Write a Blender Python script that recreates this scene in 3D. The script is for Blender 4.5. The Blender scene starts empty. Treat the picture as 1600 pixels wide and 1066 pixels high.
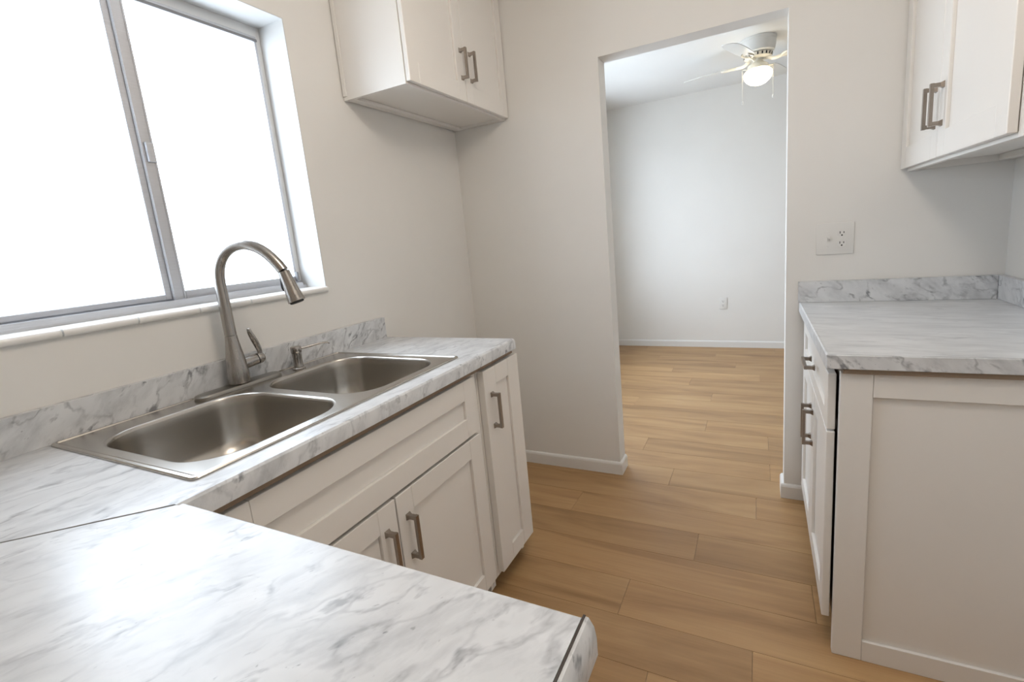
import bpy, bmesh, math, random
from mathutils import Vector, Matrix, Euler
random.seed(7)
C = bpy.context.scene.collection
PI = math.pi

# ------------------------------------------------------------------ camera, sky, lamps, exposure
cam_data = bpy.data.cameras.new('camera')
cam = bpy.data.objects.new('camera', cam_data); C.objects.link(cam)
FPX, PX, PY = 747.21, 814.17, 510.9
cam_data.sensor_width = 36.0; cam_data.lens = FPX*36/1600
cam_data.shift_x = -(PX-800)/1600; cam_data.shift_y = (PY-533)/1600
cam_data.clip_start = .02; cam_data.clip_end = 200
RX, RY, RZ = 1.3888, -.0910, .4720
cam.location = (1.4784, -2.3210, 1.2833)
cam.rotation_euler = (Matrix.Rotation(RZ,3,'Z') @ Matrix.Rotation(RX,3,'X') @ Matrix.Rotation(RY,3,'Z')).to_euler()
bpy.context.scene.camera = cam

w = bpy.data.worlds.new('overcast_sky'); bpy.context.scene.world = w; w.use_nodes = True
bg = w.node_tree.nodes['Background']; bg.inputs[0].default_value = (.86, .955, 1.13, 1); bg.inputs[1].default_value = 7.6

def lamp(name, loc, size, power, color, rot=(0,0,0), size_y=None, portal=False):
    d = bpy.data.lights.new(name, 'AREA'); d.energy = power; d.color = color
    if size_y: d.shape = 'RECTANGLE'; d.size = size; d.size_y = size_y
    else: d.shape = 'DISK'; d.size = size
    if portal: d.cycles.is_portal = True
    o = bpy.data.objects.new(name, d); C.objects.link(o); o.location = loc; o.rotation_euler = rot
    return o
lamp('window_portal', (-.215,-1.475,1.635), .92, 1, (1,1,1), (0,-PI/2,0), .92, True)
lamp('side_window_portal', (-.215,1.275,1.42), 1.40, 1, (1,1,1), (0,-PI/2,0), 1.95, True)
def bulb(name, loc, radius, power, color):
    d = bpy.data.lights.new(name, 'POINT'); d.energy = power; d.color = color; d.shadow_soft_size = radius
    o = bpy.data.objects.new(name, d); C.objects.link(o); o.location = loc; return o
bulb('kitchen_ceiling_lamp', (1.3,-1.5,2.31), .17, 17.6, (1,.885,.77))
bulb('rear_ceiling_lamp', (1.5,-3.1,2.33), .10, 1.0, (1,.68,.38))

vs = bpy.context.scene.view_settings
vs.view_transform = 'Standard'; vs.look = 'None'; vs.gamma = 1; vs.use_curve_mapping = False
vs.exposure = 0.06

# ------------------------------------------------------------------ materials
def newmat(name):
    m = bpy.data.materials.new(name); m.use_nodes = True
    nt = m.node_tree; b = nt.nodes['Principled BSDF']
    return m, nt, b
def N(nt, t, **k):
    n = nt.nodes.new(t)
    for a, v in k.items(): setattr(n, a, v)
    return n
def L(nt, a, b): nt.links.new(a, b)
def ramp(nt, stops):
    r = N(nt, 'ShaderNodeValToRGB'); e = r.color_ramp.elements
    while len(e) < len(stops): e.new(.5)
    for i, (p, c) in enumerate(stops):
        e[i].position = p; e[i].color = (c, c, c, 1) if not isinstance(c, tuple) else (*c, 1)
    return r
def paint(name, col, rough, bump=.0, scale=90, spec=.5, mottle=.03):
    m, nt, b = newmat(name)
    tc = N(nt, 'ShaderNodeTexCoord')
    n = N(nt, 'ShaderNodeTexNoise'); n.inputs['Scale'].default_value = 2.3; n.inputs['Detail'].default_value = 3
    L(nt, tc.outputs['Object'], n.inputs['Vector'])
    r = ramp(nt, [(.3, tuple(c*(1-mottle) for c in col)), (.7, col)])
    L(nt, n.outputs['Fac'], r.inputs[0]); L(nt, r.outputs[0], b.inputs['Base Color'])
    b.inputs['Roughness'].default_value = rough; b.inputs['Specular IOR Level'].default_value = spec
    if bump:
        n2 = N(nt, 'ShaderNodeTexNoise'); n2.inputs['Scale'].default_value = scale; n2.inputs['Detail'].default_value = 4
        L(nt, tc.outputs['Object'], n2.inputs['Vector'])
        bp = N(nt, 'ShaderNodeBump'); bp.inputs['Strength'].default_value = bump; bp.inputs['Distance'].default_value = .002
        L(nt, n2.outputs['Fac'], bp.inputs['Height']); L(nt, bp.outputs[0], b.inputs['Normal'])
    return m
def metal(name, col, rough, brush=(1,1,60), amount=.12, spread=.1, metallic=1):
    m, nt, b = newmat(name)
    tc = N(nt, 'ShaderNodeTexCoord'); mp = N(nt, 'ShaderNodeMapping'); mp.inputs['Scale'].default_value = brush
    n = N(nt, 'ShaderNodeTexNoise'); n.inputs['Scale'].default_value = 12; n.inputs['Detail'].default_value = 3
    L(nt, tc.outputs['Object'], mp.inputs[0]); L(nt, mp.outputs[0], n.inputs['Vector'])
    r = ramp(nt, [(.3, tuple(c*(1-amount) for c in col)), (.7, col)])
    L(nt, n.outputs['Fac'], r.inputs[0]); L(nt, r.outputs[0], b.inputs['Base Color'])
    mr = N(nt, 'ShaderNodeMapRange'); mr.inputs[3].default_value = rough-spread/2; mr.inputs[4].default_value = rough+spread/2
    L(nt, n.outputs['Fac'], mr.inputs[0]); L(nt, mr.outputs[0], b.inputs['Roughness'])
    b.inputs['Metallic'].default_value = metallic
    return m
def marble(name, rot, stretch=4.5, amount=1.0, scale=3.2, rough=.24, spots=.6, seed=0, veins=.5):
    """white carrara-look laminate: grey smears drawn out along one direction, fine veins and specks"""
    m, nt, b = newmat(name)
    tc = N(nt, 'ShaderNodeTexCoord')
    mr = N(nt, 'ShaderNodeMapping'); mr.vector_type = 'POINT'; mr.inputs['Rotation'].default_value = rot
    mr.inputs['Location'].default_value = (seed*1.7, seed*.9, seed*.4)
    L(nt, tc.outputs['Object'], mr.inputs[0])
    wn = N(nt, 'ShaderNodeTexNoise'); wn.inputs['Scale'].default_value = 7; wn.inputs['Detail'].default_value = 3
    L(nt, mr.outputs[0], wn.inputs['Vector'])
    ws = N(nt, 'ShaderNodeVectorMath', operation='SUBTRACT'); ws.inputs[1].default_value = (.5,.5,.5)
    L(nt, wn.outputs['Color'], ws.inputs[0])
    wm = N(nt, 'ShaderNodeVectorMath', operation='MULTIPLY'); wm.inputs[1].default_value = (.05,.05,.05)
    L(nt, ws.outputs[0], wm.inputs[0])
    wa = N(nt, 'ShaderNodeVectorMath', operation='ADD'); L(nt, mr.outputs[0], wa.inputs[0]); L(nt, wm.outputs[0], wa.inputs[1])
    def noise(st, sc, det, ro, off=(0,0,0)):
        q = N(nt, 'ShaderNodeMapping'); q.inputs['Scale'].default_value = (1, st, st); q.inputs['Location'].default_value = off
        L(nt, wa.outputs[0], q.inputs[0])
        n = N(nt, 'ShaderNodeTexNoise'); n.inputs['Scale'].default_value = sc; n.inputs['Detail'].default_value = det; n.inputs['Roughness'].default_value = ro
        L(nt, q.outputs[0], n.inputs['Vector']); return n.outputs['Fac']
    def rmp(x, stops):
        r = ramp(nt, stops); L(nt, x, r.inputs[0]); return r.outputs[0]
    def mul(x, y):
        q = N(nt, 'ShaderNodeMath', operation='MULTIPLY'); L(nt, x, q.inputs[0])
        if hasattr(y, 'node'): L(nt, y, q.inputs[1])
        else: q.inputs[1].default_value = y
        return q.outputs[0]
    def add(x, y):
        q = N(nt, 'ShaderNodeMath', operation='ADD'); L(nt, x, q.inputs[0]); L(nt, y, q.inputs[1]); return q.outputs[0]
    patch = noise(1.5, scale*1.5, 2, .5, (5,2,9))
    mask = rmp(patch, [(.38, .15), (.62, 1)])
    smear = rmp(noise(stretch, scale, 8, .62), [(.48, 0), (.76, .50)])
    vein = rmp(noise(stretch*.7, scale*.75, 4, .5, (3.1,7.7,1.3)), [(.468, 0), (.5, veins), (.532, 0)])
    spot = rmp(noise(max(2.2, stretch*.5), scale*2.6, 3, .55, (1,4,2)), [(.58, 0), (.72, spots)])
    speck = rmp(noise(1.6, scale*9, 2, .5, (8,3,6)), [(.70, 0), (.78, spots)])
    f = add(add(smear, mul(vein, mask)), add(mul(spot, mask), mul(speck, mask)))
    f = mul(f, amount)
    cl = N(nt, 'ShaderNodeClamp'); L(nt, f, cl.inputs[0]); cl.inputs[2].default_value = .85
    base = ramp(nt, [(.3, (.65,.66,.67)), (.7, (.75,.76,.77))]); L(nt, patch, base.inputs[0])
    mix = N(nt, 'ShaderNodeMix', data_type='RGBA')
    L(nt, cl.outputs[0], mix.inputs[0]); L(nt, base.outputs[0], mix.inputs[6]); mix.inputs[7].default_value = (.17,.175,.19,1)
    L(nt, mix.outputs[2], b.inputs['Base Color'])
    b.inputs['Roughness'].default_value = rough
    return m
def wood(name):
    m, nt, b = newmat(name)
    tc = N(nt, 'ShaderNodeTexCoord'); oi = N(nt, 'ShaderNodeObjectInfo')
    cx = N(nt, 'ShaderNodeCombineXYZ')
    for i, q in enumerate((37.0, 61.0, 13.0)):
        mm = N(nt, 'ShaderNodeMath', operation='MULTIPLY'); mm.inputs[1].default_value = q
        L(nt, oi.outputs['Random'], mm.inputs[0]); L(nt, mm.outputs[0], cx.inputs[i])
    ad = N(nt, 'ShaderNodeVectorMath', operation='ADD'); L(nt, tc.outputs['Object'], ad.inputs[0]); L(nt, cx.outputs[0], ad.inputs[1])
    def noise(sc, scale, det, rough=.55, dist=0):
        mp = N(nt, 'ShaderNodeMapping'); mp.inputs['Scale'].default_value = sc; L(nt, ad.outputs[0], mp.inputs[0])
        n = N(nt, 'ShaderNodeTexNoise'); n.inputs['Scale'].default_value = scale; n.inputs['Detail'].default_value = det
        n.inputs['Roughness'].default_value = rough; n.inputs['Distortion'].default_value = dist
        L(nt, mp.outputs[0], n.inputs['Vector']); return n.outputs['Fac']
    big = noise((.9, 6.5, 6.5), 1.4, 5, .55, .8)
    fine = noise((1.5, 60, 60), 2.2, 5, .6)
    r1 = ramp(nt, [(.28, (.335,.187,.080)), (.48, (.46,.272,.122)), (.72, (.555,.347,.165))]); L(nt, big, r1.inputs[0])
    r2 = ramp(nt, [(.3, .90), (.65, 1.0)]); L(nt, fine, r2.inputs[0])
    mu = N(nt, 'ShaderNodeMix', data_type='RGBA', blend_type='MULTIPLY'); mu.inputs[0].default_value = 1
    L(nt, r1.outputs[0], mu.inputs[6]); L(nt, r2.outputs[0], mu.inputs[7])
    hv = N(nt, 'ShaderNodeHueSaturation'); L(nt, mu.outputs[2], hv.inputs['Color'])
    mr = N(nt, 'ShaderNodeMapRange'); mr.inputs[3].default_value = .90; mr.inputs[4].default_value = 1.08
    L(nt, oi.outputs['Random'], mr.inputs[0]); L(nt, mr.outputs[0], hv.inputs['Value'])
    L(nt, hv.outputs[0], b.inputs['Base Color'])
    b.inputs['Roughness'].default_value = .42
    bp = N(nt, 'ShaderNodeBump'); bp.inputs['Strength'].default_value = .12; bp.inputs['Distance'].default_value = .001
    L(nt, fine, bp.inputs['Height']); L(nt, bp.outputs[0], b.inputs['Normal'])
    return m
def pane_glass(name):
    m, nt, b = newmat(name); nt.nodes.remove(b); out = nt.nodes['Material Output']
    tr = N(nt, 'ShaderNodeBsdfTransparent'); tr.inputs[0].default_value = (.96,.98,.97,1)
    gl = N(nt, 'ShaderNodeBsdfGlossy'); gl.inputs['Roughness'].default_value = .02
    fr = N(nt, 'ShaderNodeFresnel'); fr.inputs[0].default_value = 1.45
    geo = N(nt, 'ShaderNodeNewGeometry'); front = N(nt, 'ShaderNodeMath', operation='SUBTRACT'); front.inputs[0].default_value = 1
    L(nt, geo.outputs['Backfacing'], front.inputs[1])          # the far face of the pane adds no reflection of its own
    fm = N(nt, 'ShaderNodeMath', operation='MULTIPLY'); L(nt, fr.outputs[0], fm.inputs[0]); L(nt, front.outputs[0], fm.inputs[1])
    mx = N(nt, 'ShaderNodeMixShader'); L(nt, fm.outputs[0], mx.inputs[0]); L(nt, tr.outputs[0], mx.inputs[1]); L(nt, gl.outputs[0], mx.inputs[2])
    L(nt, mx.outputs[0], out.inputs['Surface']); return m
def glow(name, col, strength):
    m, nt, b = newmat(name)
    b.inputs['Base Color'].default_value = (.9,.88,.82,1); b.inputs['Roughness'].default_value = .3
    b.inputs['Emission Color'].default_value = (*col,1); b.inputs['Emission Strength'].default_value = strength
    return m

M_wall = paint('wall_paint', (.83,.81,.772), .62, .06, 140, .3)
M_ceil = paint('ceiling_paint', (.86,.855,.835), .8, .05, 90, .2)
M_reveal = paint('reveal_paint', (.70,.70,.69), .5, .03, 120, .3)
M_trim = paint('trim_gloss', (.83,.815,.785), .35)
M_cab = paint('cabinet_enamel', (.86,.83,.785), .32, .0, mottle=.015)
M_cabin_shade = paint('cabinet_inside_and_gap_shade', (.22,.17,.125), .7)
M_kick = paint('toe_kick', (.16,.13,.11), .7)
M_brown = paint('particle_board_and_edge_shade', (.30,.22,.155), .8, .2, 300)
M_seam = paint('laminate_edge', (.05,.038,.03), .6)
M_plate = paint('white_plastic', (.80,.785,.75), .3)
M_dark = paint('dark_slot', (.02,.02,.02), .6)
M_fan = paint('fan_white', (.78,.77,.74), .35)
M_fanarm = paint('fan_cream', (.80,.76,.66), .4)
M_tile = paint('sill_ceramic', (.88,.865,.83), .18)
M_grout = paint('sill_grout', (.46,.43,.40), .8)
M_alum = metal('mill_aluminium', (.60,.605,.63), .48, (60,1,60), .15, .1, .65)
M_alumdark = paint('window_weatherstrip', (.22,.22,.225), .6)
M_steel = metal('sink_steel', (.50,.47,.43), .26, (30,30,30), .02, .0)
M_nickel = metal('faucet_nickel', (.41,.385,.36), .26, (60,60,1), .08)
M_plateN = metal('deck_plate_nickel', (.34,.32,.29), .34, (60,1,60), .08)
M_pull = metal('pull_bronze', (.37,.325,.285), .32, (30,30,30), .12)
M_rubber = paint('black_rubber', (.015,.015,.016), .45)
M_glass = pane_glass('window_glass')
M_globe = glow('lamp_globe', (1.0,.86,.62), 9.0)
M_wood = wood('vinyl_plank')
M_ground = paint('outside_concrete', (.74,.73,.71), .9, .2, 20)
R_ = math.radians
R_ = math.radians
M_top_run = marble('laminate_sink_run', (0,0,R_(-78)), 3.4, .85, 7.5, .28, .55, 1, .45)
M_top_pen = marble('laminate_peninsula', (0,0,R_(-62)), 3.0, .78, 9.0, .28, .75, 2, .40)
M_top_right = marble('laminate_right_run', (0,0,R_(8)), 5.5, .70, 5.0, .30, .25, 3, .3)
M_edge = marble('laminate_edge_band', (R_(-53),0,R_(-90)), 2.2, .85, 11.0, .3, .9, 4, .6)
M_splash = marble('laminate_backsplash', (R_(-50),0,R_(-90)), 2.8, .85, 9.0, .3, .95, 5, .7)
M_edge_r = marble('laminate_right_edge', (0,R_(-42),0), 2.0, .85, 9.5, .3, 1.0, 6, .7)

# ------------------------------------------------------------------ geometry helpers
ORG = {}
def empty(name, loc, label=None, cat=None, group=None):
    o = bpy.data.objects.new(name, None); C.objects.link(o); o.location = loc; o.empty_display_size = .05
    ORG[o.name] = Vector(loc)
    if label: o['label'] = label
    if cat: o['category'] = cat
    if group: o['group'] = group
    return o
def obj(name, bm, mat, parent=None, smooth=None, label=None, cat=None, kind=None, origin=None):
    """world-space bmesh -> one mesh object whose origin is its parent's (or `origin`)"""
    po = ORG[parent.name] if parent else Vector((0,0,0))
    og = Vector(origin) if origin is not None else po.copy()
    bmesh.ops.translate(bm, verts=bm.verts, vec=-og)
    bmesh.ops.recalc_face_normals(bm, faces=bm.faces)
    me = bpy.data.meshes.new(name); bm.to_mesh(me); bm.free()
    for mm in (mat if isinstance(mat, (list, tuple)) else [mat]): me.materials.append(mm)
    if smooth is not None:
        for p in me.polygons: p.use_smooth = True
        me.set_sharp_from_angle(angle=math.radians(smooth))
    o = bpy.data.objects.new(name, me); C.objects.link(o)
    if parent: o.parent = parent
    o.location = og-po
    ORG[o.name] = og
    if label: o['label'] = label
    if cat: o['category'] = cat
    if kind: o['kind'] = kind
    return o
def BM(): return bmesh.new()
def box(bm, x0, x1, y0, y1, z0, z1, bev=0, seg=2, mi=0):
    vs = [bm.verts.new((x,y,z)) for x in (x0,x1) for y in (y0,y1) for z in (z0,z1)]
    idx = [(0,1,3,2),(4,6,7,5),(0,4,5,1),(2,3,7,6),(0,2,6,4),(1,5,7,3)]
    fs = [bm.faces.new([vs[i] for i in f]) for f in idx]
    for f in fs: f.material_index = mi
    if bev:
        es = list({e for f in fs for e in f.edges})
        bmesh.ops.bevel(bm, geom=es, offset=bev, segments=seg, affect='EDGES', profile=.5)
    return vs
def bx(*a, **k):
    bm = BM(); box(bm, *a, **k); return bm
def prism(bm, poly, z0, z1, axis='z', bev=0, mi=0):
    """poly of 2-d points pushed along an axis: z->(x,y), y->(x,z), x->(y,z)"""
    def P(a, b, c): return {'z':(a,b,c), 'y':(a,c,b), 'x':(c,a,b)}[axis]
    lo = [bm.verts.new(P(a,b,z0)) for a,b in poly]; hi = [bm.verts.new(P(a,b,z1)) for a,b in poly]
    fs = [bm.faces.new(lo[::-1]), bm.faces.new(hi)]
    n = len(poly)
    for i in range(n): fs.append(bm.faces.new((lo[i], lo[(i+1)%n], hi[(i+1)%n], hi[i])))
    for f in fs: f.material_index = mi
    if bev: bmesh.ops.bevel(bm, geom=list({e for f in fs for e in f.edges}), offset=bev, segments=2, affect='EDGES', profile=.5)
def loft(bm, rings, cap0=True, cap1=True, closed=True):
    vr = [[bm.verts.new(p) for p in r] for r in rings]
    n = len(vr[0])
    for a, b in zip(vr[:-1], vr[1:]):
        for i in range(n if closed else n-1): bm.faces.new((a[i], a[(i+1)%n], b[(i+1)%n], b[i]))
    if cap0: bm.faces.new(vr[0][::-1])
    if cap1: bm.faces.new(vr[-1])
    return vr
def lathe(bm, prof, centre, n=32, axis=(0,0,1), cap0=True, cap1=True):
    """prof: (radius, height) list along axis from centre"""
    ax = Vector(axis).normalized(); q = ax.to_track_quat('Z','Y'); c = Vector(centre)
    rings = [[c + q @ Vector((r*math.cos(2*PI*i/n), r*math.sin(2*PI*i/n), h)) for i in range(n)] for r, h in prof]
    loft(bm, rings, cap0, cap1)
def tube(bm, pts, rad, n=16, cap=True):
    pts = [Vector(p) for p in pts]; rad = rad if isinstance(rad, (list,tuple)) else [rad]*len(pts)
    rings = []; prev = None
    for i, p in enumerate(pts):
        t = (pts[min(i+1,len(pts)-1)] - pts[max(i-1,0)]).normalized()
        if prev is None:
            u = t.orthogonal().normalized()
        else:
            u = (prev - t*prev.dot(t)).normalized()
        prev = u; v = t.cross(u)
        r = rad[i]; ru, rv = r if isinstance(r, tuple) else (r, r)
        rings.append([p + u*ru*math.cos(2*PI*k/n) + v*rv*math.sin(2*PI*k/n) for k in range(n)])
    loft(bm, rings, cap, cap)
def smoothpath(pts, k=8):
    pts = [Vector(p) for p in pts]; out = []
    for i in range(len(pts)-1):
        p0 = pts[max(i-1,0)]; p1 = pts[i]; p2 = pts[i+1]; p3 = pts[min(i+2,len(pts)-1)]
        for j in range(k):
            t = j/k
            out.append(.5*((2*p1)+(-p0+p2)*t+(2*p0-5*p1+4*p2-p3)*t*t+(-p0+3*p1-3*p2+p3)*t**3))
    out.append(pts[-1]); return out
def rrect(x0, x1, y0, y1, r, n=8):
    out = []
    for cx, cy, a in ((x1-r,y1-r,0),(x0+r,y1-r,90),(x0+r,y0+r,180),(x1-r,y0+r,270)):
        for k in range(n+1):
            t = math.radians(a+90*k/n); out.append((cx+r*math.cos(t), cy+r*math.sin(t)))
    return out
def struct(name, bm, mat, parent=None, **k): return obj(name, bm, mat, parent, kind='structure', **k)

# ------------------------------------------------------------------ room shell
ZC = 2.505                                   # ceiling height
XR = 2.27; YB = -3.9                          # right wall, rear wall
FX0, FX1, FY = 0.0, 3.4, 2.873               # far room
XO1, XO2, ZO, WT = .812, 1.577, 2.066, .10    # doorway opening
WY0, WY1, WZ0, WZ1 = -1.93, -1.019, 1.160, 2.104   # kitchen window opening

# floor slab with its planks
fb = BM(); box(fb, FX0-.3, FX1+.2, YB-.2, FY+.2, -.12, -.008)
floor = struct('floor', fb, M_brown)
PW, PL, G = .18, 1.22, .0012
joints = {0:1.066, -1:1.463, -2:.677, -3:1.249, -4:.42, -5:1.045, -6:1.459, -7:1.184, 1:1.524, 2:.86, 3:.30, 4:1.17, 5:.55}
plank_mesh = {}
def plank(x0, x1, y0, y1):
    key = (round(x1-x0,4), round(y1-y0,4))
    if key not in plank_mesh:
        a, b_ = key[0]/2-G/2, key[1]/2-G/2; bm = BM(); c = .0012
        box(bm, -a, a, -b_, b_, -.0085, -c)
        bm.faces.ensure_lookup_table()
        top = [f for f in bm.faces if f.calc_center_median().z > -.0013]
        r = bmesh.ops.inset_region(bm, faces=top, thickness=c, depth=0)
        for v in top[0].verts: v.co.z = 0
        bmesh.ops.recalc_face_normals(bm, faces=bm.faces)
        me = bpy.data.meshes.new('plank'); bm.to_mesh(me); bm.free(); me.materials.append(M_wood)
        plank_mesh[key] = me
    o = bpy.data.objects.new('plank', plank_mesh[key]); C.objects.link(o)
    o.parent = floor; o.location = ((x0+x1)/2, (y0+y1)/2, 0)
y0 = -.048
for row in range(-21, 17):
    ya, yb = y0+row*PW, y0+(row+1)*PW
    ya = max(ya, YB); yb = min(yb, FY)
    if yb-ya < .01: continue
    xa, xb = (0, XR) if yb < .0 else (FX0, FX1)
    j = joints.get(row, (row*.5137) % 1.22)
    xs = [xa]; x = j - PL*4
    while x < xb-.04:
        if x > xa+.04: xs.append(x)
        x += PL
    xs.append(xb)
    for a, b_ in zip(xs[:-1], xs[1:]): plank(a, b_, ya, yb)

struct('ceiling', bx(FX0-.2, FX1+.2, YB-.2, FY+.2, ZC, ZC+.1), M_ceil)
def holed_x(x0, x1, y0, y1, z0, z1, hy0, hy1, hz0, hz1):
    """wall standing in a plane of constant x with a rectangular opening"""
    bm = BM(); box(bm, x0,x1, y0,hy0, z0,z1); box(bm, x0,x1, hy1,y1, z0,z1)
    box(bm, x0,x1, hy0,hy1, z0,hz0); box(bm, x0,x1, hy0,hy1, hz1,z1); return bm
struct('wall_left', holed_x(-.20, 0, YB, 0, 0, ZC, WY0, WY1, WZ0, WZ1), M_wall)
bm = BM()
box(bm, FX0, XO1, 0, WT, 0, ZC); box(bm, XO2, FX1, 0, WT, 0, ZC); box(bm, XO1, XO2, 0, WT, ZO, ZC)
struct('wall_back', bm, M_wall)
struct('wall_right', bx(XR, XR+.15, YB, 0, 0, ZC), M_wall)
struct('wall_rear', bx(-.2, XR+.15, YB-.15, YB, 0, ZC), M_wall)
struct('wall_far', bx(-.20, FX1+.15, FY, FY+.15, 0, ZC), M_wall)
struct('wall_far_left', holed_x(-.20, FX0, 0, FY, 0, ZC, .30, 2.25, .72, 2.12), M_wall)
struct('wall_far_right', bx(FX1, FX1+.15, 0, FY, 0, ZC), M_wall)
# plain white lining of the window recess, thin plaster returns on wall_left's opening
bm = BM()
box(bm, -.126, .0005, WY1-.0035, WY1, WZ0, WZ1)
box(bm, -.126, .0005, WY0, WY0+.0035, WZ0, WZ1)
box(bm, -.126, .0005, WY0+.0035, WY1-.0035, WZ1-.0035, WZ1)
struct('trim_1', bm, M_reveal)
# ground outside
obj('ground', bx(-30, -1.6, -25, 25, -.5, -.3), M_ground, kind='structure')

# baseboards: a slim board with a rounded top
def board_profile(h=.068, t=.013): return [(0,0),(t,0),(t,h-.012),(t*.75,h-.004),(t*.35,h),(0,h)]
def baseboard(name, segs):
    bm = BM()
    for kind, a, b_, face, sgn in segs:
        prof = board_profile()
        if kind == 'x':     # runs along x, stands out from y=face toward sgn
            loft(bm, [[(xx, face+sgn*d, z) for d, z in prof] for xx in (a, b_)])
        else:
            loft(bm, [[(face+sgn*d, yy, z) for d, z in prof] for yy in (a, b_)])
    return struct(name, bm, M_trim)
baseboard('baseboard_back_left', [('x', .0, XO1+.013, 0, -1), ('y', -.0005, WT, XO1, 1)])
baseboard('baseboard_back_right', [('x', XO2-.013, 1.66, 0, -1), ('y', -.0005, WT, XO2, -1)])
baseboard('baseboard_far', [('x', FX0, FX1, FY, -1)])

# ------------------------------------------------------------------ window in the left wall
win = empty('window_1', (-.126, (WY0+WY1)/2, WZ0)); win['kind'] = 'structure'
win['label'] = 'aluminium sliding window over the sink, two panes, overexposed daylight outside'
FXa, FXb = -.190, -.127         # frame depth
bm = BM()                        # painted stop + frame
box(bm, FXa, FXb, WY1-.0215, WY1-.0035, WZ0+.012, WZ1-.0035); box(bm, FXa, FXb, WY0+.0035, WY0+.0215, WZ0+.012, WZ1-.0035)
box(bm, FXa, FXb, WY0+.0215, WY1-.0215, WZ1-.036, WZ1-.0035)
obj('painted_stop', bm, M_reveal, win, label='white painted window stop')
bm = BM()                        # bottom track, stepped
box(bm, FXa, -.098, WY0+.004, WY1-.004, WZ0+.012, WZ0+.024); box(bm, -.148, -.140, WY0+.0215, WY1-.0215, WZ0+.024, WZ0+.036)
box(bm, -.172, -.1665, WY0+.0215, WY1-.0215, WZ0+.024, WZ0+.036)
box(bm, -.104, -.098, WY0+.0215, WY1-.0215, WZ0+.024, WZ0+.034)
box(bm, -.1235, -.119, WY0+.0215, WY1-.0215, WZ0+.024, WZ0+.030)
obj('sill_track', bm, M_alum, win)
bm = BM(); box(bm, -.1218, -.1185, -1.4505, WY1-.0225, WZ1-.055, WZ1-.046, .001, 1)
obj('head_track', bm, M_alumdark, win)
def sash(x0, x1, ya, yb, za, zb, st0, st1, rb, rt, name):
    bm = BM()
    box(bm, x0,x1, ya,ya+st0, za,zb, .0015,1); box(bm, x0,x1, yb-st1,yb, za,zb, .0015,1)
    box(bm, x0,x1, ya+st0,yb-st1, za,za+rb, .0015,1); box(bm, x0,x1, ya+st0,yb-st1, zb-rt,zb, .0015,1)
    s = obj(name, bm, M_alum, win)
    g = obj('pane', bx((x0+x1)/2-.002, (x0+x1)/2+.002, ya+st0-.004, yb-st1+.004, za+rb-.004, zb-rt+.004), M_glass, s)
    return s
zt = WZ1-.037
s1 = sash(-.166, -.1318, WY0+.022, -1.466, WZ0+.0365, zt, .012, .039, .016, .020, 'fixed_sash')
s2 = sash(-.1305, -.122, -1.488, WY1-.0225, WZ0+.0305, zt, .036, .009, .028, .018, 'sliding_sash')
bm = BM()                        # ribs of the meeting stile and its small latch
for yy in (-1.4845, -1.4575): box(bm, -.122, -.1195, yy-.0016, yy+.0016, WZ0+.035, zt-.004)
obj('stile_rib', bm, M_alum, s2)
bm = BM(); box(bm, -.1215, -.116, -1.479, -1.455, 1.60, 1.655, .001, 1); box(bm, -.116, -.109, -1.479, -1.475, 1.60, 1.655, .001, 1)
obj('latch', bm, M_alum, s2)
bm = BM(); box(bm, -.1215, -.108, -1.052, -1.043, 1.20, 1.235, .002, 1); box(bm, -.112, -.1, -1.052, -1.040, 1.196, 1.202, .001, 1)
obj('catch', bm, M_alumdark, s2)

# sill tiles: six-inch glazed bullnose tiles on a mortar bed
sill = empty('trim_2', (-.05, -1.475, WZ0)); sill['kind'] = 'structure'
obj('mortar_bed', bx(-.120, .004, WY0+.004, WY1-.004, WZ0-.0, WZ0+.0065), M_grout, sill)
yy = WY1-.002; tile_edges = [-1.019, -1.180, -1.337, -1.497, -1.655, -1.812, -1.93]
for a, b_ in zip(tile_edges[1:], tile_edges[:-1]):
    bm = BM(); ya, yb = a+.0018, b_-.0018
    if a == -1.93: ya = a+.005
    if b_ == -1.019: yb = b_+.004
    prof = [(-.117,WZ0+.001),(.001,WZ0+.001),(.001,WZ0-.007),(.010,WZ0-.008),(.0155,WZ0-.003),(.0165,WZ0+.004),(.013,WZ0+.0095),(.006,WZ0+.012),(-.117,WZ0+.012)]
    prism(bm, prof, max(ya, WY0+.005), min(yb, WY1-.0045), 'y')
    obj('tile', bm, M_tile, sill, smooth=50)

# ------------------------------------------------------------------ far room window (out of view, lets the daylight in)
fw = empty('window_2', (-.15, 1.275, .72)); fw['kind'] = 'structure'
bm = BM()
for a, b_ in ((.30,.34),(1.255,1.295),(2.21,2.25)): box(bm, -.18, -.13, a, b_, .72, 2.12)
for a, b_ in ((.34,1.255),(1.295,2.21)):
    box(bm, -.18, -.13, a, b_, .72, .76); box(bm, -.18, -.13, a, b_, 2.08, 2.12)
obj('window_frame', bm, M_alum, fw)
for a, b_ in ((.338,1.257),(1.293,2.212)): obj('pane', bx(-.157, -.153, a, b_, .758, 2.082), M_glass, fw)

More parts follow.
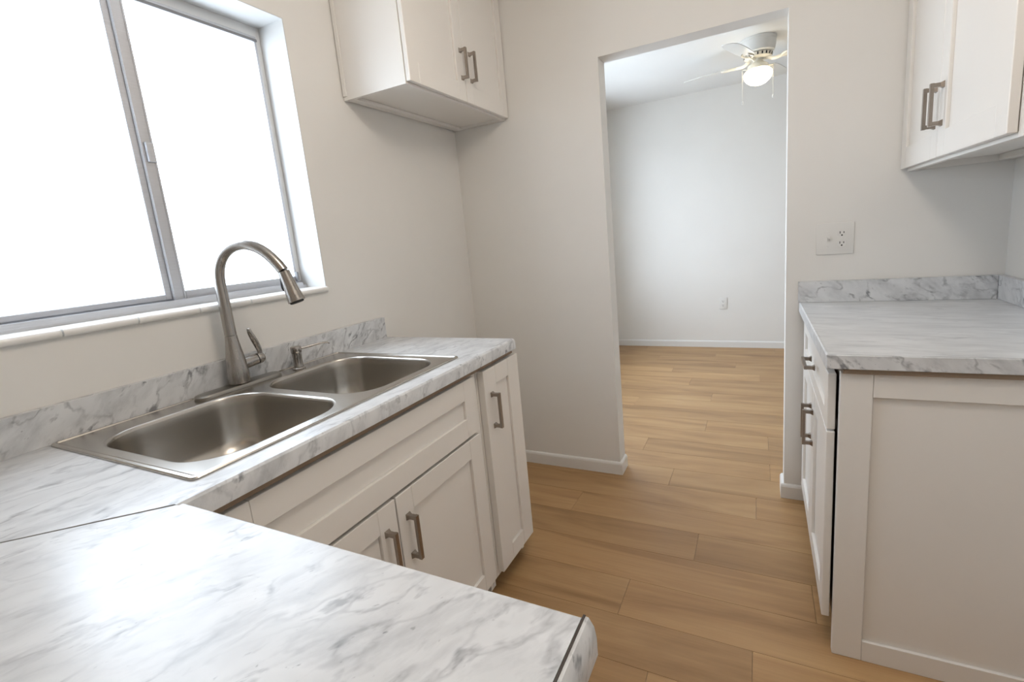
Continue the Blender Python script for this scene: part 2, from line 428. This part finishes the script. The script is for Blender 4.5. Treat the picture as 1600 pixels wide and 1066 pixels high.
# ------------------------------------------------------------------ cabinet pieces
def pull(parent, p, along, out, length=.128, proj=.032):
    """square bar pull on two flared feet. p: middle on the face; along, out: unit vectors"""
    a = Vector(along); o_ = Vector(out); s = a.cross(o_); p = Vector(p); bm = BM()
    def brick(c, ha, hs, ho, flare=1.0):
        lo = [c + a*ha*flare*i + s*hs*flare*j for i, j in ((-1,-1),(1,-1),(1,1),(-1,1))]
        mid = [c + a*ha*i + s*hs*j + o_*ho*.38 for i, j in ((-1,-1),(1,-1),(1,1),(-1,1))]
        hi = [c + a*ha*i + s*hs*j + o_*ho for i, j in ((-1,-1),(1,-1),(1,1),(-1,1))]
        loft(bm, [lo, mid, hi])
    for e in (-1, 1): brick(p + a*e*(length/2-.0065), .0055, .0055, proj-.009, 1.65)
    c = p + o_*(proj-.009)
    r = [[c + a*i*(length/2-t) + s*j + o_*k for j, k in ((-.0058,0),(.0058,0),(.0058,.009-t),(-.0058,.009-t))] for i, t in ((-1,.0),(1,.0))]
    loft(bm, r)
    return obj('handle', bm, M_pull, parent, label='dark brushed metal bar handle')

def shaker(name, parent, plane, face, thick, a0, a1, z0, z1, stile=.062, rail=.062, recess=.0095, label=None, bev=.0016):
    """shaker front. plane 'x+': front face at x=face looking +x ; 'x-' ; 'y-'. a = the other horizontal axis"""
    bm = BM()
    def B(m, aa, ab, za, zb, d0, d1, bv=0):     # d measured inward from the front face
        if plane == 'x+': box(m, face-d1, face-d0, aa, ab, za, zb, bv, 1)
        elif plane == 'x-': box(m, face+d0, face+d1, aa, ab, za, zb, bv, 1)
        else: box(m, aa, ab, face+d0, face+d1, za, zb, bv, 1)
    B(bm, a0, a0+stile, z0, z1, 0, thick, bev); B(bm, a1-stile, a1, z0, z1, 0, thick, bev)
    B(bm, a0+stile+.0004, a1-stile-.0004, z0, z0+rail, .0003, thick, bev*.6); B(bm, a0+stile+.0004, a1-stile-.0004, z1-rail, z1, .0003, thick, bev*.6)
    f = obj(name, bm, M_cab, parent, label=label)
    pb = BM(); B(pb, a0+stile+.0008, a1-stile-.0008, z0+rail+.0008, z1-rail-.0008, recess, thick-.004)
    B(pb, a0+stile-.003, a1-stile+.003, z0+rail-.003, z1-rail+.003, thick-.0045, thick-.001)
    obj('panel', pb, M_cab, f)
    return f

KZ = .105                                       # toe-kick height
def carcass_left(t, ya, yb, xf=.612):
    """left base cabinet shell with an open inside, its front frame and toe kick"""
    bm = BM()
    box(bm, .004, xf-.020, ya, ya+.016, KZ-.09, .858); box(bm, .004, xf-.020, yb-.016, yb, KZ-.09, .858)
    box(bm, .004, xf-.020, ya+.016, yb-.016, KZ, KZ+.016); box(bm, .004, .010, ya+.016, yb-.016, KZ+.016, .858)
    obj('carcass', bm, M_cab, t)
    fr = BM(); s = .038
    box(fr, xf-.020, xf, ya, ya+s, .066, .858); box(fr, xf-.020, xf, yb-s, yb, .066, .858)
    box(fr, xf-.020, xf, ya+s, yb-s, .066, .118); box(fr, xf-.020, xf, ya+s, yb-s, .82, .858)
    obj('face_frame', fr, M_cab, t)
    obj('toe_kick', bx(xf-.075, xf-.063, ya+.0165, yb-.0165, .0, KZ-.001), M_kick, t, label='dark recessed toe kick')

# --- sink base cabinet
t = empty('sink_base_cabinet', (.31,-1.45,0), 'wide white base cabinet under the sink with false drawer front and two doors', 'cabinet')
carcass_left(t, -1.925, -1.002)
XD = .632
shaker('false_drawer_front', t, 'x+', XD, .019, -1.895, -1.040, .662, .852, .064, .064)
d = shaker('door', t, 'x+', XD, .019, -1.895, -1.470, .092, .652, .064, .064)
pull(d, (XD, -1.512, .522), (0,0,1), (1,0,0))
d = shaker('door', t, 'x+', XD, .019, -1.466, -1.040, .092, .652, .064, .064)
pull(d, (XD, -1.430, .522), (0,0,1), (1,0,0))
# --- narrow cabinet at the end of the run
t = empty('narrow_base_cabinet', (.31,-.86,0), 'narrow white base cabinet with one tall door, right of the sink base', 'cabinet')
carcass_left(t, -1.000, -.742)
d = shaker('door', t, 'x+', XD+.006, .025, -.990, -.732, .086, .852, .082, .064)
pull(d, (XD+.006, -.945, .700), (0,0,1), (1,0,0))
# --- cabinet under the peninsula
t = empty('peninsula_cabinet', (.95,-2.26,0), 'white base cabinet beneath the marble-look peninsula in the foreground', 'cabinet')
bm = BM(); x0, x1, ya, yb = .640, 1.296, -2.56, -1.985
box(bm, x0, x0+.016, ya, yb, .015, .858); box(bm, x1-.016, x1, ya, yb, 0, .858); box(bm, x0+.016, x1-.016, ya, yb, KZ, KZ+.016); box(bm, x0+.016, x1-.016, ya, ya+.012, 0, .858)
obj('carcass', bm, M_cab, t)
f = BM(); box(f, x0, x1-.0165, yb+.0005, yb+.019, KZ, .857); obj('front_panel', f, M_cab, t)
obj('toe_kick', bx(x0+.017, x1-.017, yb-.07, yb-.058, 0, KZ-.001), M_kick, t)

# ------------------------------------------------------------------ L-shaped worktop
ZT, ZB = .914, .876
XCF, YI, YE, XP = .643, -1.940, -.752, 1.322
top = empty('countertop', (.3,-1.9,ZB), 'white and grey marble-look laminate worktop, L-shaped, around the sink and peninsula', 'countertop')
bm = BM()
hx0, hx1, hy0, hy1 = .045, .560, -1.868, -1.058
prism(bm, [(0,YE),(hx0,YE),(hx0,hy0),(0,hy0)], ZB, ZT)
prism(bm, [(hx1,YE),(.634,YE),(.634,hy0),(hx1,hy0)], ZB, ZT)
prism(bm, [(hx0,hy1),(hx0,YE),(hx1,YE),(hx1,hy1)], ZB, ZT)
prism(bm, [(0,hy0),(.634,hy0),(.634,YI-.009),(0,YI-.643)], ZB, ZT)
obj('sink_run_slab', bm, M_top_run, top)
bm = BM(); g = .0007
prism(bm, [(0,YI-.643-g),(.634+.0088-g,YI-.0088),(XP,YI-.0088),(XP,YI-.66),(0,YI-.66)], ZB, ZT)
obj('peninsula_slab', bm, M_top_pen, top)
obj('mitre_seam', (lambda b_: (prism(b_, [(0.0005,YI-.643-g),(.634,YI-.009-g),(.634,YI-.009),(0.0005,YI-.643)], ZB, ZT-.0002), b_)[1])(BM()), M_grout, top, label='dark mitre joint line')
def band(axis_pts): pass
bm = BM()      # front band, eased top edge
prof = [(.6342,ZB-.0),(.6342,ZT),(.639,ZT),(.6445,ZT-.004),(.6465,ZT-.010),(.6475,ZB)]
loft(bm, [[(x, y, z) for x, z in prof] for y in (YI-.0085, YE)])
obj('front_edge', bm, M_edge, top, smooth=25)
bm = BM()
prof = [(YI-.0088,ZB),(YI-.0088,ZT),(YI-.003,ZT),(YI+.002,ZT-.004),(YI+.003,ZT-.010),(YI+.003,ZB)]
loft(bm, [[(x, y, z) for y, z in prof] for x in (.6478, XP)])
obj('front_edge', bm, M_top_pen, top, smooth=25)
bm = BM(); box(bm, XP+.0002, XP+.0026, YI-.66, YI+.003, ZB, ZT-.0004)
obj('edge_seam', bm, M_seam, top, label='dark brown laminate edge line')
bm = BM()
prof = [(XP+.0028,ZB),(XP+.0028,ZT-.001),(XP+.006,ZT-.0015),(XP+.011,ZT-.010),(XP+.013,ZT-.022),(XP+.013,ZB-.004),(XP+.010,ZB-.010)]
loft(bm, [[(x, y, z) for x, z in prof] for y in (YI-.66, YI+.002)])
obj('end_edge', bm, M_edge, top, smooth=40)
bm = BM(); prism(bm, [(0.0005,YI-.643),(.0205,YI-.62),(.0205,YE-.004),(0.0005,YE-.004)], ZT+.0003, 1.0015)
obj('backsplash', bm, M_splash, top)
obj('support_strip', bx(.6125, .631, YI+.02, YE-.005, .859, ZB-.0002), M_brown, top, label='particle board strip under the edge, coloured brown as its shade')  # the brown here paints in the shade beneath the worktop edge

# ------------------------------------------------------------------ double-bowl sink
SX0, SX1, SY0, SY1 = .0225, .583, -1.891, -1.036
sink = empty('sink', (.3,-1.463,ZT), 'stainless steel double-bowl drop-in sink set into the marble-look worktop', 'sink')
bowls = [(.112,.545,-1.852,-1.482), (.112,.545,-1.442,-1.078)]
bm = BM(); NR = 10
outer = [(SX0,SX1,SY0,SY1,0.0,.0006),(SX0,SX1,SY0,SY1,0.0,.0030),(SX0,SX1,SY0,SY1,.0022,.0052),(SX0,SX1,SY0,SY1,.0085,.0058),(SX0,SX1,SY0,SY1,.0105,.0016),(SX0,SX1,SY0,SY1,.0118,.0016),(SX0,SX1,SY0,SY1,.0136,.0036)]
rings = []
for x0,x1,ya,yb,ins,h in outer:
    rings.append([(x,y,ZT+h) for x,y in rrect(x0+ins,x1-ins,ya+ins,yb-ins,max(.014-ins,.006),NR)])
vr = loft(bm, rings, False, False)
inner = vr[-1]
bmedges = [bm.edges.get((inner[i], inner[(i+1)%len(inner)])) for i in range(len(inner))]
bowl_loops = []
DZ = ZT+.0036
for (x0,x1,ya,yb) in bowls:
    lp = [bm.verts.new((x,y,DZ)) for x,y in rrect(x0-.006,x1+.006,ya-.006,yb+.006,.106,NR)]
    for i in range(len(lp)): bmedges.append(bm.edges.new((lp[i], lp[(i+1)%len(lp)])))
bmesh.ops.triangle_fill(bm, use_beauty=True, use_dissolve=False, edges=bmedges)
deck = obj('deck', bm, M_steel, sink, smooth=20)
for (x0,x1,ya,yb) in bowls:
    bm = BM(); rings = []
    sec = [(-.006,0.0),(-.0035,-.0003),(-.001,-.0016),(.001,-.0042),(.0022,-.010),(.004,-.030),(.009,-.085),(.014,-.125),(.024,-.150),(.042,-.166),(.068,-.1745),(.10,-.178)]
    for ins, h in sec:
        r = max(.100-ins*.55, .03)
        rings.append([(x,y,DZ+h) for x,y in rrect(x0+ins,x1-ins,ya+ins,yb-ins,r,NR)])
    cx, cy = (x0+x1)/2, (ya+yb)/2
    rings.append([(cx+.056*math.cos(t), cy+.056*math.sin(t), DZ-.181) for t in [math.atan2(y-cy, x-cx) for x,y,_ in rings[-1]]])
    loft(bm, rings, False, False)
    bo = obj('bowl', bm, M_steel, sink, smooth=80)
    bm = BM(); lathe(bm, [(.057,-.002),(.056,.0015),(.046,.002),(.040,-.004),(.036,-.012),(.006,-.012)], (cx,cy,DZ-.1805), 28, cap0=False)
    obj('drain', bm, M_nickel, bo, smooth=40)

# ------------------------------------------------------------------ faucet
FB = Vector((.064,-1.455,ZT+.0040))
fa = empty('faucet', FB, 'brushed nickel gooseneck pull-down faucet standing behind the left bowl', 'faucet')
bm = BM()
out = rrect(FB.x-.027, FB.x+.027, FB.y-.134, FB.y+.134, .0265, 10)
def ins(o_, d): 
    return [(FB.x+(x-FB.x)*(1-d/.029), FB.y+(y-FB.y)*(1-d/.134)) for x,y in o_]
loft(bm, [[(x,y,FB.z) for x,y in out], [(x,y,FB.z+.006) for x,y in out], [(x,y,FB.z+.010) for x,y in ins(out,.003)], [(x,y,FB.z+.0115) for x,y in ins(out,.008)]])
obj('deck_plate', bm, M_plateN, fa, smooth=35)
bz = FB.z+.0115
body = [(.0265,0),(.0300,.003),(.0302,.012),(.0300,.030),(.0288,.050),(.0266,.070),(.0238,.090),(.0211,.108),(.0189,.124),(.0174,.137),(.0166,.147)]
bm = BM(); lathe(bm, body, (FB.x,FB.y,bz), 36); obj('body', bm, M_nickel, fa, smooth=40)
th = math.radians(20); dx, dy = math.cos(th), math.sin(th)
def fp(r, z): return (FB.x+dx*r, FB.y+dy*r, z)
path = smoothpath([fp(0,bz+.149), fp(0,1.16), fp(0,1.20), fp(0,1.24), fp(.006,1.275), fp(.024,1.308), fp(.053,1.330), fp(.088,1.3375), fp(.123,1.331), fp(.156,1.311), fp(.184,1.281), fp(.202,1.254)], 7)
bm = BM(); tube(bm, path, [.0164-.0010*min(1,i/20) for i in range(len(path))], 20); obj('spout', bm, M_nickel, fa, smooth=60)
hd = Vector(fp(.228,1.163))-Vector(fp(.203,1.2525)); hl = hd.length; hp = Vector(fp(.203,1.2525))
bm = BM(); lathe(bm, [(.0140,0),(.0158,.0015),(.0162,.010),(.0174,.030),(.0194,.052),(.0218,.074),(.0236,hl-.006),(.0238,hl-.001),(.0225,hl)], hp, 32, hd)
head = obj('spray_head', bm, M_nickel, fa, smooth=40)
bm = BM(); lathe(bm, [(.0195,0),(.0195,.0035),(.016,.005)], hp+hd.normalized()*(hl-.0005), 24, hd); obj('spray_nozzle', bm, M_rubber, head, smooth=40, label='black rubber spray nozzle')
# black rocker button on the side of the spray head
hn = hd.normalized(); side = Vector((-dy*.25-dx*.75, dx*.0-dy*.9-.25, 0)); side = (side - hn*side.dot(hn)).normalized()
tang = hn.cross(side)
bm = BM(); rings = []
for off, k in ((.0, 1.0), (.0035, .95), (.0052, .6)):
    rings.append([hp + hn*(.033+.021*k*math.cos(2*PI*i/20)) + tang*(.0075*k*math.sin(2*PI*i/20)) + side*(.0160+off+.0032*math.cos(2*PI*i/20)) for i in range(20)])
loft(bm, rings); obj('spray_button', bm, M_rubber, head, smooth=60, label='black oval spray button')
# side valve and lever
vz = bz+.052
bm = BM(); lathe(bm, [(.0172,.020),(.0172,.060),(.0168,.0615)], (FB.x,FB.y,vz), 24, (0.12,1,.12)); obj('valve_body', bm, M_nickel, fa, smooth=40)
vd = Vector((.12,1,.12)).normalized(); ve = Vector((FB.x,FB.y,vz))+vd*.0640
bm = BM(); lathe(bm, [(.0155,-.003),(.0155,0)], ve, 24, vd); obj('valve_gasket', bm, M_rubber, fa, smooth=40)
lv = BM(); lathe(lv, [(.0172,0),(.0176,.003),(.0170,.010),(.0140,.018),(.008,.0215)], ve+vd*.0006, 24, vd)
lever = obj('valve_cap', lv, M_nickel, fa, smooth=50)
c0 = ve+vd*.012
pts = smoothpath([c0+Vector((0,.001,.006)), c0+Vector((.0,-.001,.022)), c0+Vector((0,-.006,.042)), c0+Vector((0,-.014,.064)), c0+Vector((0,-.021,.084)), c0+Vector((0,-.023,.098))], 6)
n = len(pts); rr = []
for i in range(n):
    s = i/(n-1); wv = .0040+.0052*math.sin(PI*min(1,s*.86+.08))**1.2; rr.append((.0048 if s < .97 else .0025, wv if s < .97 else wv*.6))
bm = BM(); tube(bm, pts, [(b_, a) for a, b_ in rr], 16); obj('lever', bm, M_nickel, fa, smooth=60)

# ------------------------------------------------------------------ soap dispenser
SD = Vector((.080,-1.258,ZT+.0040))
sd = empty('soap_dispenser', SD, 'small brushed nickel soap dispenser with thin spout behind the right bowl', 'soap dispenser')
bm = BM(); lathe(bm, [(.0205,0),(.0205,.003),(.0180,.006),(.0150,.008)], SD, 28); obj('base_ring', bm, M_nickel, sd, smooth=35)
bm = BM(); lathe(bm, [(.0160,.008),(.0152,.014),(.0146,.026),(.0148,.040),(.0156,.052),(.0158,.056)], SD, 28); obj('body', bm, M_nickel, sd, smooth=40)
bm = BM(); lathe(bm, [(.0164,.057),(.0172,.058),(.0172,.074),(.0162,.077),(.006,.078)], SD, 28); hdp = obj('pump_head', bm, M_nickel, sd, smooth=40)
bm = BM(); q = SD+Vector((0,0,.068)); e = Vector((.045,.105,0)).normalized()
tube(bm, smoothpath([q+e*.014, q+e*.04+Vector((0,0,.001)), q+e*.08+Vector((0,0,.004)), q+e*.104+Vector((0,0,.0025)), q+e*.112+Vector((0,0,-.003))], 5), [.0048-.0022*min(1,i/18) for i in range(21)], 12)
obj('spout', bm, M_nickel, hdp, smooth=60)

# ------------------------------------------------------------------ left upper cabinet
ZU, ZUT = 1.880, 2.50
t = empty('upper_cabinet', (.16,-.39,ZU), 'white two-door wall cabinet in the corner right of the window', 'cabinet')
xf = .312; ya, yb = -.786, -.003
bm = BM()
box(bm, .003, xf, ya, ya+.016, ZU, ZUT); box(bm, .003, xf, yb-.016, yb, ZU, ZUT); box(bm, .003, .009, ya+.016, yb-.016, ZU+.012, ZUT)
box(bm, .009, xf-.018, ya+.016, yb-.016, ZU+.013, ZU+.028); box(bm, .003, xf, ya+.016, yb-.016, ZUT-.016, ZUT)
obj('carcass', bm, M_cab, t)
bm = BM(); box(bm, xf-.018, xf, ya+.0165, yb-.0165, ZU, ZU+.042); box(bm, xf-.018, xf, ya+.0165, ya+.05, ZU+.042, ZUT-.017); box(bm, xf-.018, xf, yb-.05, yb-.0165, ZU+.042, ZUT-.017)
obj('face_frame', bm, M_cab, t)
obj('hanging_rail', bx(.0095, .048, ya+.0165, yb-.0165, ZU+.0, ZU+.0125, .001, 1), M_cab, t)
bm = BM(); box(bm, .0035, .022, ya-.005, ya-.0002, ZU+.014, ZUT, .001, 1); obj('scribe_strip', bm, M_cab, t)
d = shaker('door', t, 'x+', .333, .019, -.783, -.393, ZU+.008, ZUT-.01, .060, .075)
pull(d, (.333, -.416, 2.036), (0,0,1), (1,0,0), .122)
d = shaker('door', t, 'x+', .333, .019, -.390, -.006, ZU+.008, ZUT-.01, .056, .075)
pull(d, (.333, -.342, 2.040), (0,0,1), (1,0,0), .122)

# ------------------------------------------------------------------ right upper cabinet
ZR, ZRT = 1.400, 2.16
t = empty('upper_cabinet', (2.1,-.46,ZR), 'white two-door wall cabinet above the counter by the right wall', 'cabinet')
xf = 1.970; ya, yb = -.905, -.003
bm = BM()
box(bm, xf, XR-.003, ya, ya+.016, ZR, ZRT); box(bm, xf, XR-.003, yb-.016, yb, ZR, ZRT); box(bm, XR-.009, XR-.003, ya+.016, yb-.016, ZR+.012, ZRT)
box(bm, xf+.018, XR-.009, ya+.016, yb-.016, ZR+.022, ZR+.036); box(bm, xf, XR-.003, ya+.016, yb-.016, ZRT-.016, ZRT)
obj('carcass', bm, M_cab, t)
bm = BM(); box(bm, xf, xf+.018, ya+.0165, yb-.0165, ZR, ZR+.042); box(bm, xf, xf+.018, ya+.0165, ya+.05, ZR+.042, ZRT-.017); box(bm, xf, xf+.018, yb-.05, yb-.0165, ZR+.042, ZRT-.017)
obj('face_frame', bm, M_cab, t)
obj('hanging_rail', bx(XR-.050, XR-.0095, ya+.0165, yb-.0165, ZR+.002, ZR+.0215, .001, 1), M_cab, t)
bm = BM(); box(bm, XR-.022, XR-.0035, ya-.006, ya-.0002, ZR+.014, ZRT, .001, 1); obj('scribe_strip', bm, M_cab, t)
XUF = 1.949
d = shaker('door', t, 'x-', XUF, .019, -.416, -.006, ZR+.010, ZRT-.01, .060, .072)
pull(d, (XUF, -.386, 1.556), (0,0,1), (-1,0,0), .118)
d = shaker('door', t, 'x-', XUF, .019, -.884, -.420, ZR+.010, ZRT-.01, .060, .072)
pull(d, (XUF, -.450, 1.556), (0,0,1), (-1,0,0), .118)

# ------------------------------------------------------------------ right base cabinet
t = empty('base_cabinet', (1.96,-.45,0), 'white base cabinet on the right with top drawer, two doors and shaker end panel', 'cabinet')
xf = 1.669; ya, yb = -.852, -.015
bm = BM()
box(bm, xf+.02, XR-.003, ya, ya+.016, 0, .860); box(bm, xf+.02, XR-.003, yb-.016, yb, .0, .860)
box(bm, xf+.02, XR-.003, ya+.016, yb-.016, KZ, KZ+.016); box(bm, XR-.012, XR-.003, ya+.016, yb-.016, KZ+.016, .860)
obj('carcass', bm, M_cabin_shade, t)
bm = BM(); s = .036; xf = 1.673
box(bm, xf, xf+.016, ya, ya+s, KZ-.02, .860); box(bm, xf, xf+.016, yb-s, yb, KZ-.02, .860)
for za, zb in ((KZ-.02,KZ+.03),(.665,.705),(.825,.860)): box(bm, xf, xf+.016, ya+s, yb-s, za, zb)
obj('face_frame', bm, M_cabin_shade, t)  # frame coloured dark brown to stand in for shadow in the door gaps
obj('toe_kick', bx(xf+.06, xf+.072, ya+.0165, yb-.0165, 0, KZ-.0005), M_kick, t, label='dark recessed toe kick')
XB = 1.643
d = shaker('drawer', t, 'x-', XB, .020, -.846, -.05, .690, .850, .060, .045)
pull(d, (XB, -.452, .770), (0,1,0), (-1,0,0), .128)
d = shaker('door', t, 'x-', XB, .020, -.846, -.451, .098, .684, .062, .062)
pull(d, (XB, -.482, .545), (0,0,1), (-1,0,0), .128)
d = shaker('door', t, 'x-', XB, .020, -.448, -.05, .098, .684, .062, .062)
pull(d, (XB, -.418, .545), (0,0,1), (-1,0,0), .128)
# shaker end panel toward the camera, notched at the toe kick
ep = shaker('end_panel', t, 'y-', -.8745, .022, 1.668, XR-.004, .0, .862, .072, .064, .009)

# ------------------------------------------------------------------ right worktop
top2 = empty('countertop', (1.95,-.45,ZB), 'white and grey marble-look laminate worktop on the right base cabinet', 'countertop')
bm = BM(); prism(bm, [(1.632,-.002),(XR-.002,-.002),(XR-.002,-.882),(1.640,-.882)], ZB, ZT); obj('slab', bm, M_top_right, top2)
bm = BM()      # thin front edge facing the doors, eased
prof = [(0,ZB),(0,ZT),(-.003,ZT),(-.006,ZT-.003),(-.0065,ZB)]
loft(bm, [[(x0+d, y, z) for d, z in prof] for x0, y in ((1.6397,-.8822),(1.6317,-.002))]); obj('front_edge', bm, M_top_right, top2, smooth=25)
bm = BM(); box(bm, 1.634, XR-.002, -.8900, -.8824, ZB-.0005, ZT-.0006, .002, 2); obj('end_edge', bm, M_edge_r, top2)
bm = BM(); box(bm, 1.622, XR-.0225, -.021, -.002, ZT+.0003, 1.0005, .0008, 1); obj('backsplash', bm, M_edge_r, top2)
bm = BM(); box(bm, XR-.0215, XR-.002, -.874, -.0025, ZT+.0003, .9995, .0008, 1); obj('side_splash', bm, M_splash, top2)
obj('support_strip', bx(1.672, XR-.004, -.884, -.04, .8625, ZB-.0008), M_brown, top2, label='particle board strip under the edge, coloured brown as its shade')

# ------------------------------------------------------------------ switch and socket plates
def receptacle(parent, cx, y, cz, s=1.0):
    bm = BM(); out = []
    for i in range(24):
        a = 2*PI*i/24; out.append((cx+.0165*s*math.cos(a), cz+max(-.0135*s, min(.0135*s, .0165*s*math.sin(a)))))
    prism(bm, out, y-.0068, y-.0045, 'y', .0006)
    r = obj('receptacle', bm, M_plate, parent)
    bm = BM()
    box(bm, cx-.0078*s, cx-.0052*s, y-.0072, y-.0062, cz-.0005*s, cz+.0085*s); box(bm, cx+.0052*s, cx+.0078*s, y-.0072, y-.0062, cz+.0005*s, cz+.0078*s)
    lathe(bm, [(.0030*s,0),(.0030*s,.001)], (cx, y-.0062, cz-.0068*s), 12, (0,-1,0))
    obj('slots', bm, M_dark, r, label='dark outlet slots')
def screw(bm, x, y, z): lathe(bm, [(.0032,0),(.0030,.001),(.0015,.0014)], (x,y,z), 12, (0,-1,0))
t = empty('switch_outlet_plate', (1.748,0,1.169), 'white double wall plate with toggle switch and two-socket outlet above the right counter', 'wall plate')
bm = BM(); box(bm, 1.684, 1.812, -.0055, -.0003, 1.107, 1.232, .0025, 2); obj('plate', bm, M_plate, t, smooth=40)
cx = 1.725
bm = BM(); box(bm, cx-.0055, cx+.0055, -.0064, -.0050, 1.157, 1.181, .0004, 1); tg = obj('toggle_frame', bm, M_plate, t)
bm = BM(); loft(bm, [[(cx-.004,-.006,1.162),(cx+.004,-.006,1.162),(cx+.004,-.006,1.176),(cx-.004,-.006,1.176)], [(cx-.0035,-.019,1.172),(cx+.0035,-.019,1.172),(cx+.0035,-.018,1.179),(cx-.0035,-.018,1.179)]]); obj('toggle', bm, M_plate, tg)
for x, z in ((cx,1.199),(cx,1.139),(1.771,1.169)):
    bm = BM(); screw(bm, x, -.0052, z); obj('screw', bm, M_trim, t)
receptacle(t, 1.771, 0, 1.189); receptacle(t, 1.771, 0, 1.149)
t = empty('wall_outlet', (1.143,FY,.457), 'small white outlet low on the far room wall beyond the doorway', 'outlet')
bm = BM(); box(bm, 1.106, 1.180, FY-.0055, FY-.0003, .397, .517, .0025, 2); obj('plate', bm, M_plate, t, smooth=40)
bm = BM(); screw(bm, 1.143, FY-.0052, .457); obj('screw', bm, M_trim, t)
receptacle(t, 1.143, FY, .477); receptacle(t, 1.143, FY, .437)

# ------------------------------------------------------------------ ceiling fan in the far room
FC = Vector((1.462, 1.76, ZC))
fan = empty('ceiling_fan', FC, 'white flush-mount ceiling fan with lit frosted globe beyond the doorway', 'ceiling fan')
bm = BM(); lathe(bm, [(.118,-.0005),(.119,-.018),(.116,-.020),(.1165,-.024),(.112,-.060),(.106,-.088),(.094,-.096),(.060,-.098)], FC, 40, cap0=True); obj('motor_housing', bm, M_fan, fan, smooth=35)
bm = BM(); lathe(bm, [(.090,-.0985),(.094,-.102),(.088,-.122),(.066,-.130),(.030,-.131)], FC, 40); vent = obj('vent_ring', bm, M_fanarm, fan, smooth=40)
bm = BM()
for i in range(20):
    a = 2*PI*i/20; d = Vector((math.cos(a), math.sin(a), 0)); s = Vector((-d.y, d.x, 0))
    rr = [FC+d*.0935+Vector((0,0,-.1035)), FC+d*.0893+Vector((0,0,-.1195))]
    loft(bm, [[p+s*.0045+d*.0012, p-s*.0045+d*.0012, p-s*.0045-d*.003, p+s*.0045-d*.003] for p in rr])
o = obj('vent_slots', bm, M_dark, vent); 
bm = BM(); lathe(bm, [(.032,-.1315),(.036,-.150),(.052,-.158),(.066,-.168),(.070,-.186),(.074,-.196),(.060,-.198)], FC, 36); fit = obj('light_fitter', bm, M_fanarm, fan, smooth=40)
bm = BM(); lathe(bm, [(.070,-.1985),(.082,-.203),(.091,-.214),(.094,-.228),(.090,-.248),(.077,-.269),(.057,-.286),(.030,-.297),(.004,-.300)], FC, 40); obj('globe', bm, M_globe, fan, smooth=60, label='glowing frosted glass globe')
for k in range(4):
    a = math.radians(162+90*k); d = Vector((math.cos(a), math.sin(a), 0)); s = Vector((-d.y, d.x, 0)); zz = -.140
    bm = BM(); tilt = -math.tan(math.radians(9))
    def P(r, wd, dz=0): return FC + d*r + s*wd + Vector((0,0,zz+wd*tilt+dz))
    prof = [(.20,.048),(.26,.058),(.38,.062),(.47,.060),(.515,.050),(.535,.030),(.540,.0)]
    poly = [(r, w_) for r, w_ in prof] + [(r, -w_) for r, w_ in prof[-2::-1]]
    loft(bm, [[P(r,w_,0) for r,w_ in poly], [P(r,w_,.005) for r,w_ in poly]])
    bl = obj('blade', bm, M_fan, fan)
    bm = BM()
    tube(bm, smoothpath([FC+d*.055+Vector((0,0,-.128)), FC+d*.10+Vector((0,0,-.150)), FC+d*.15+Vector((0,0,zz-.008)), FC+d*.20+Vector((0,0,zz-.005))], 5), [(.004,.012)]*16, 10)
    for sg in (-1, 1):
        tube(bm, smoothpath([P(.15,0,-.007), P(.18,sg*.026,-.006), P(.215,sg*.034,-.005), P(.25,sg*.02,-.005)], 5), [(.004,.007)]*16, 8)
    obj('blade_iron', bm, M_fanarm, bl, smooth=50)
for sx, ln in ((-.102,.205),(.098,.195)):
    bm = BM(); c = FC+Vector((sx*.98,-.02,-.186)); q = FC+Vector((sx*.7,-.014,-.186))
    tube(bm, [q, c, c+Vector((0,0,-.004)), c+Vector((0,0,-ln))], .0011, 6)
    ch = obj('pull_chain', bm, M_fanarm, fan)
    bm = BM(); lathe(bm, [(.002,0),(.005,-.006),(.006,-.018),(.003,-.024)], c+Vector((0,0,-ln)), 12); obj('chain_bob', bm, M_plate, ch, smooth=50)
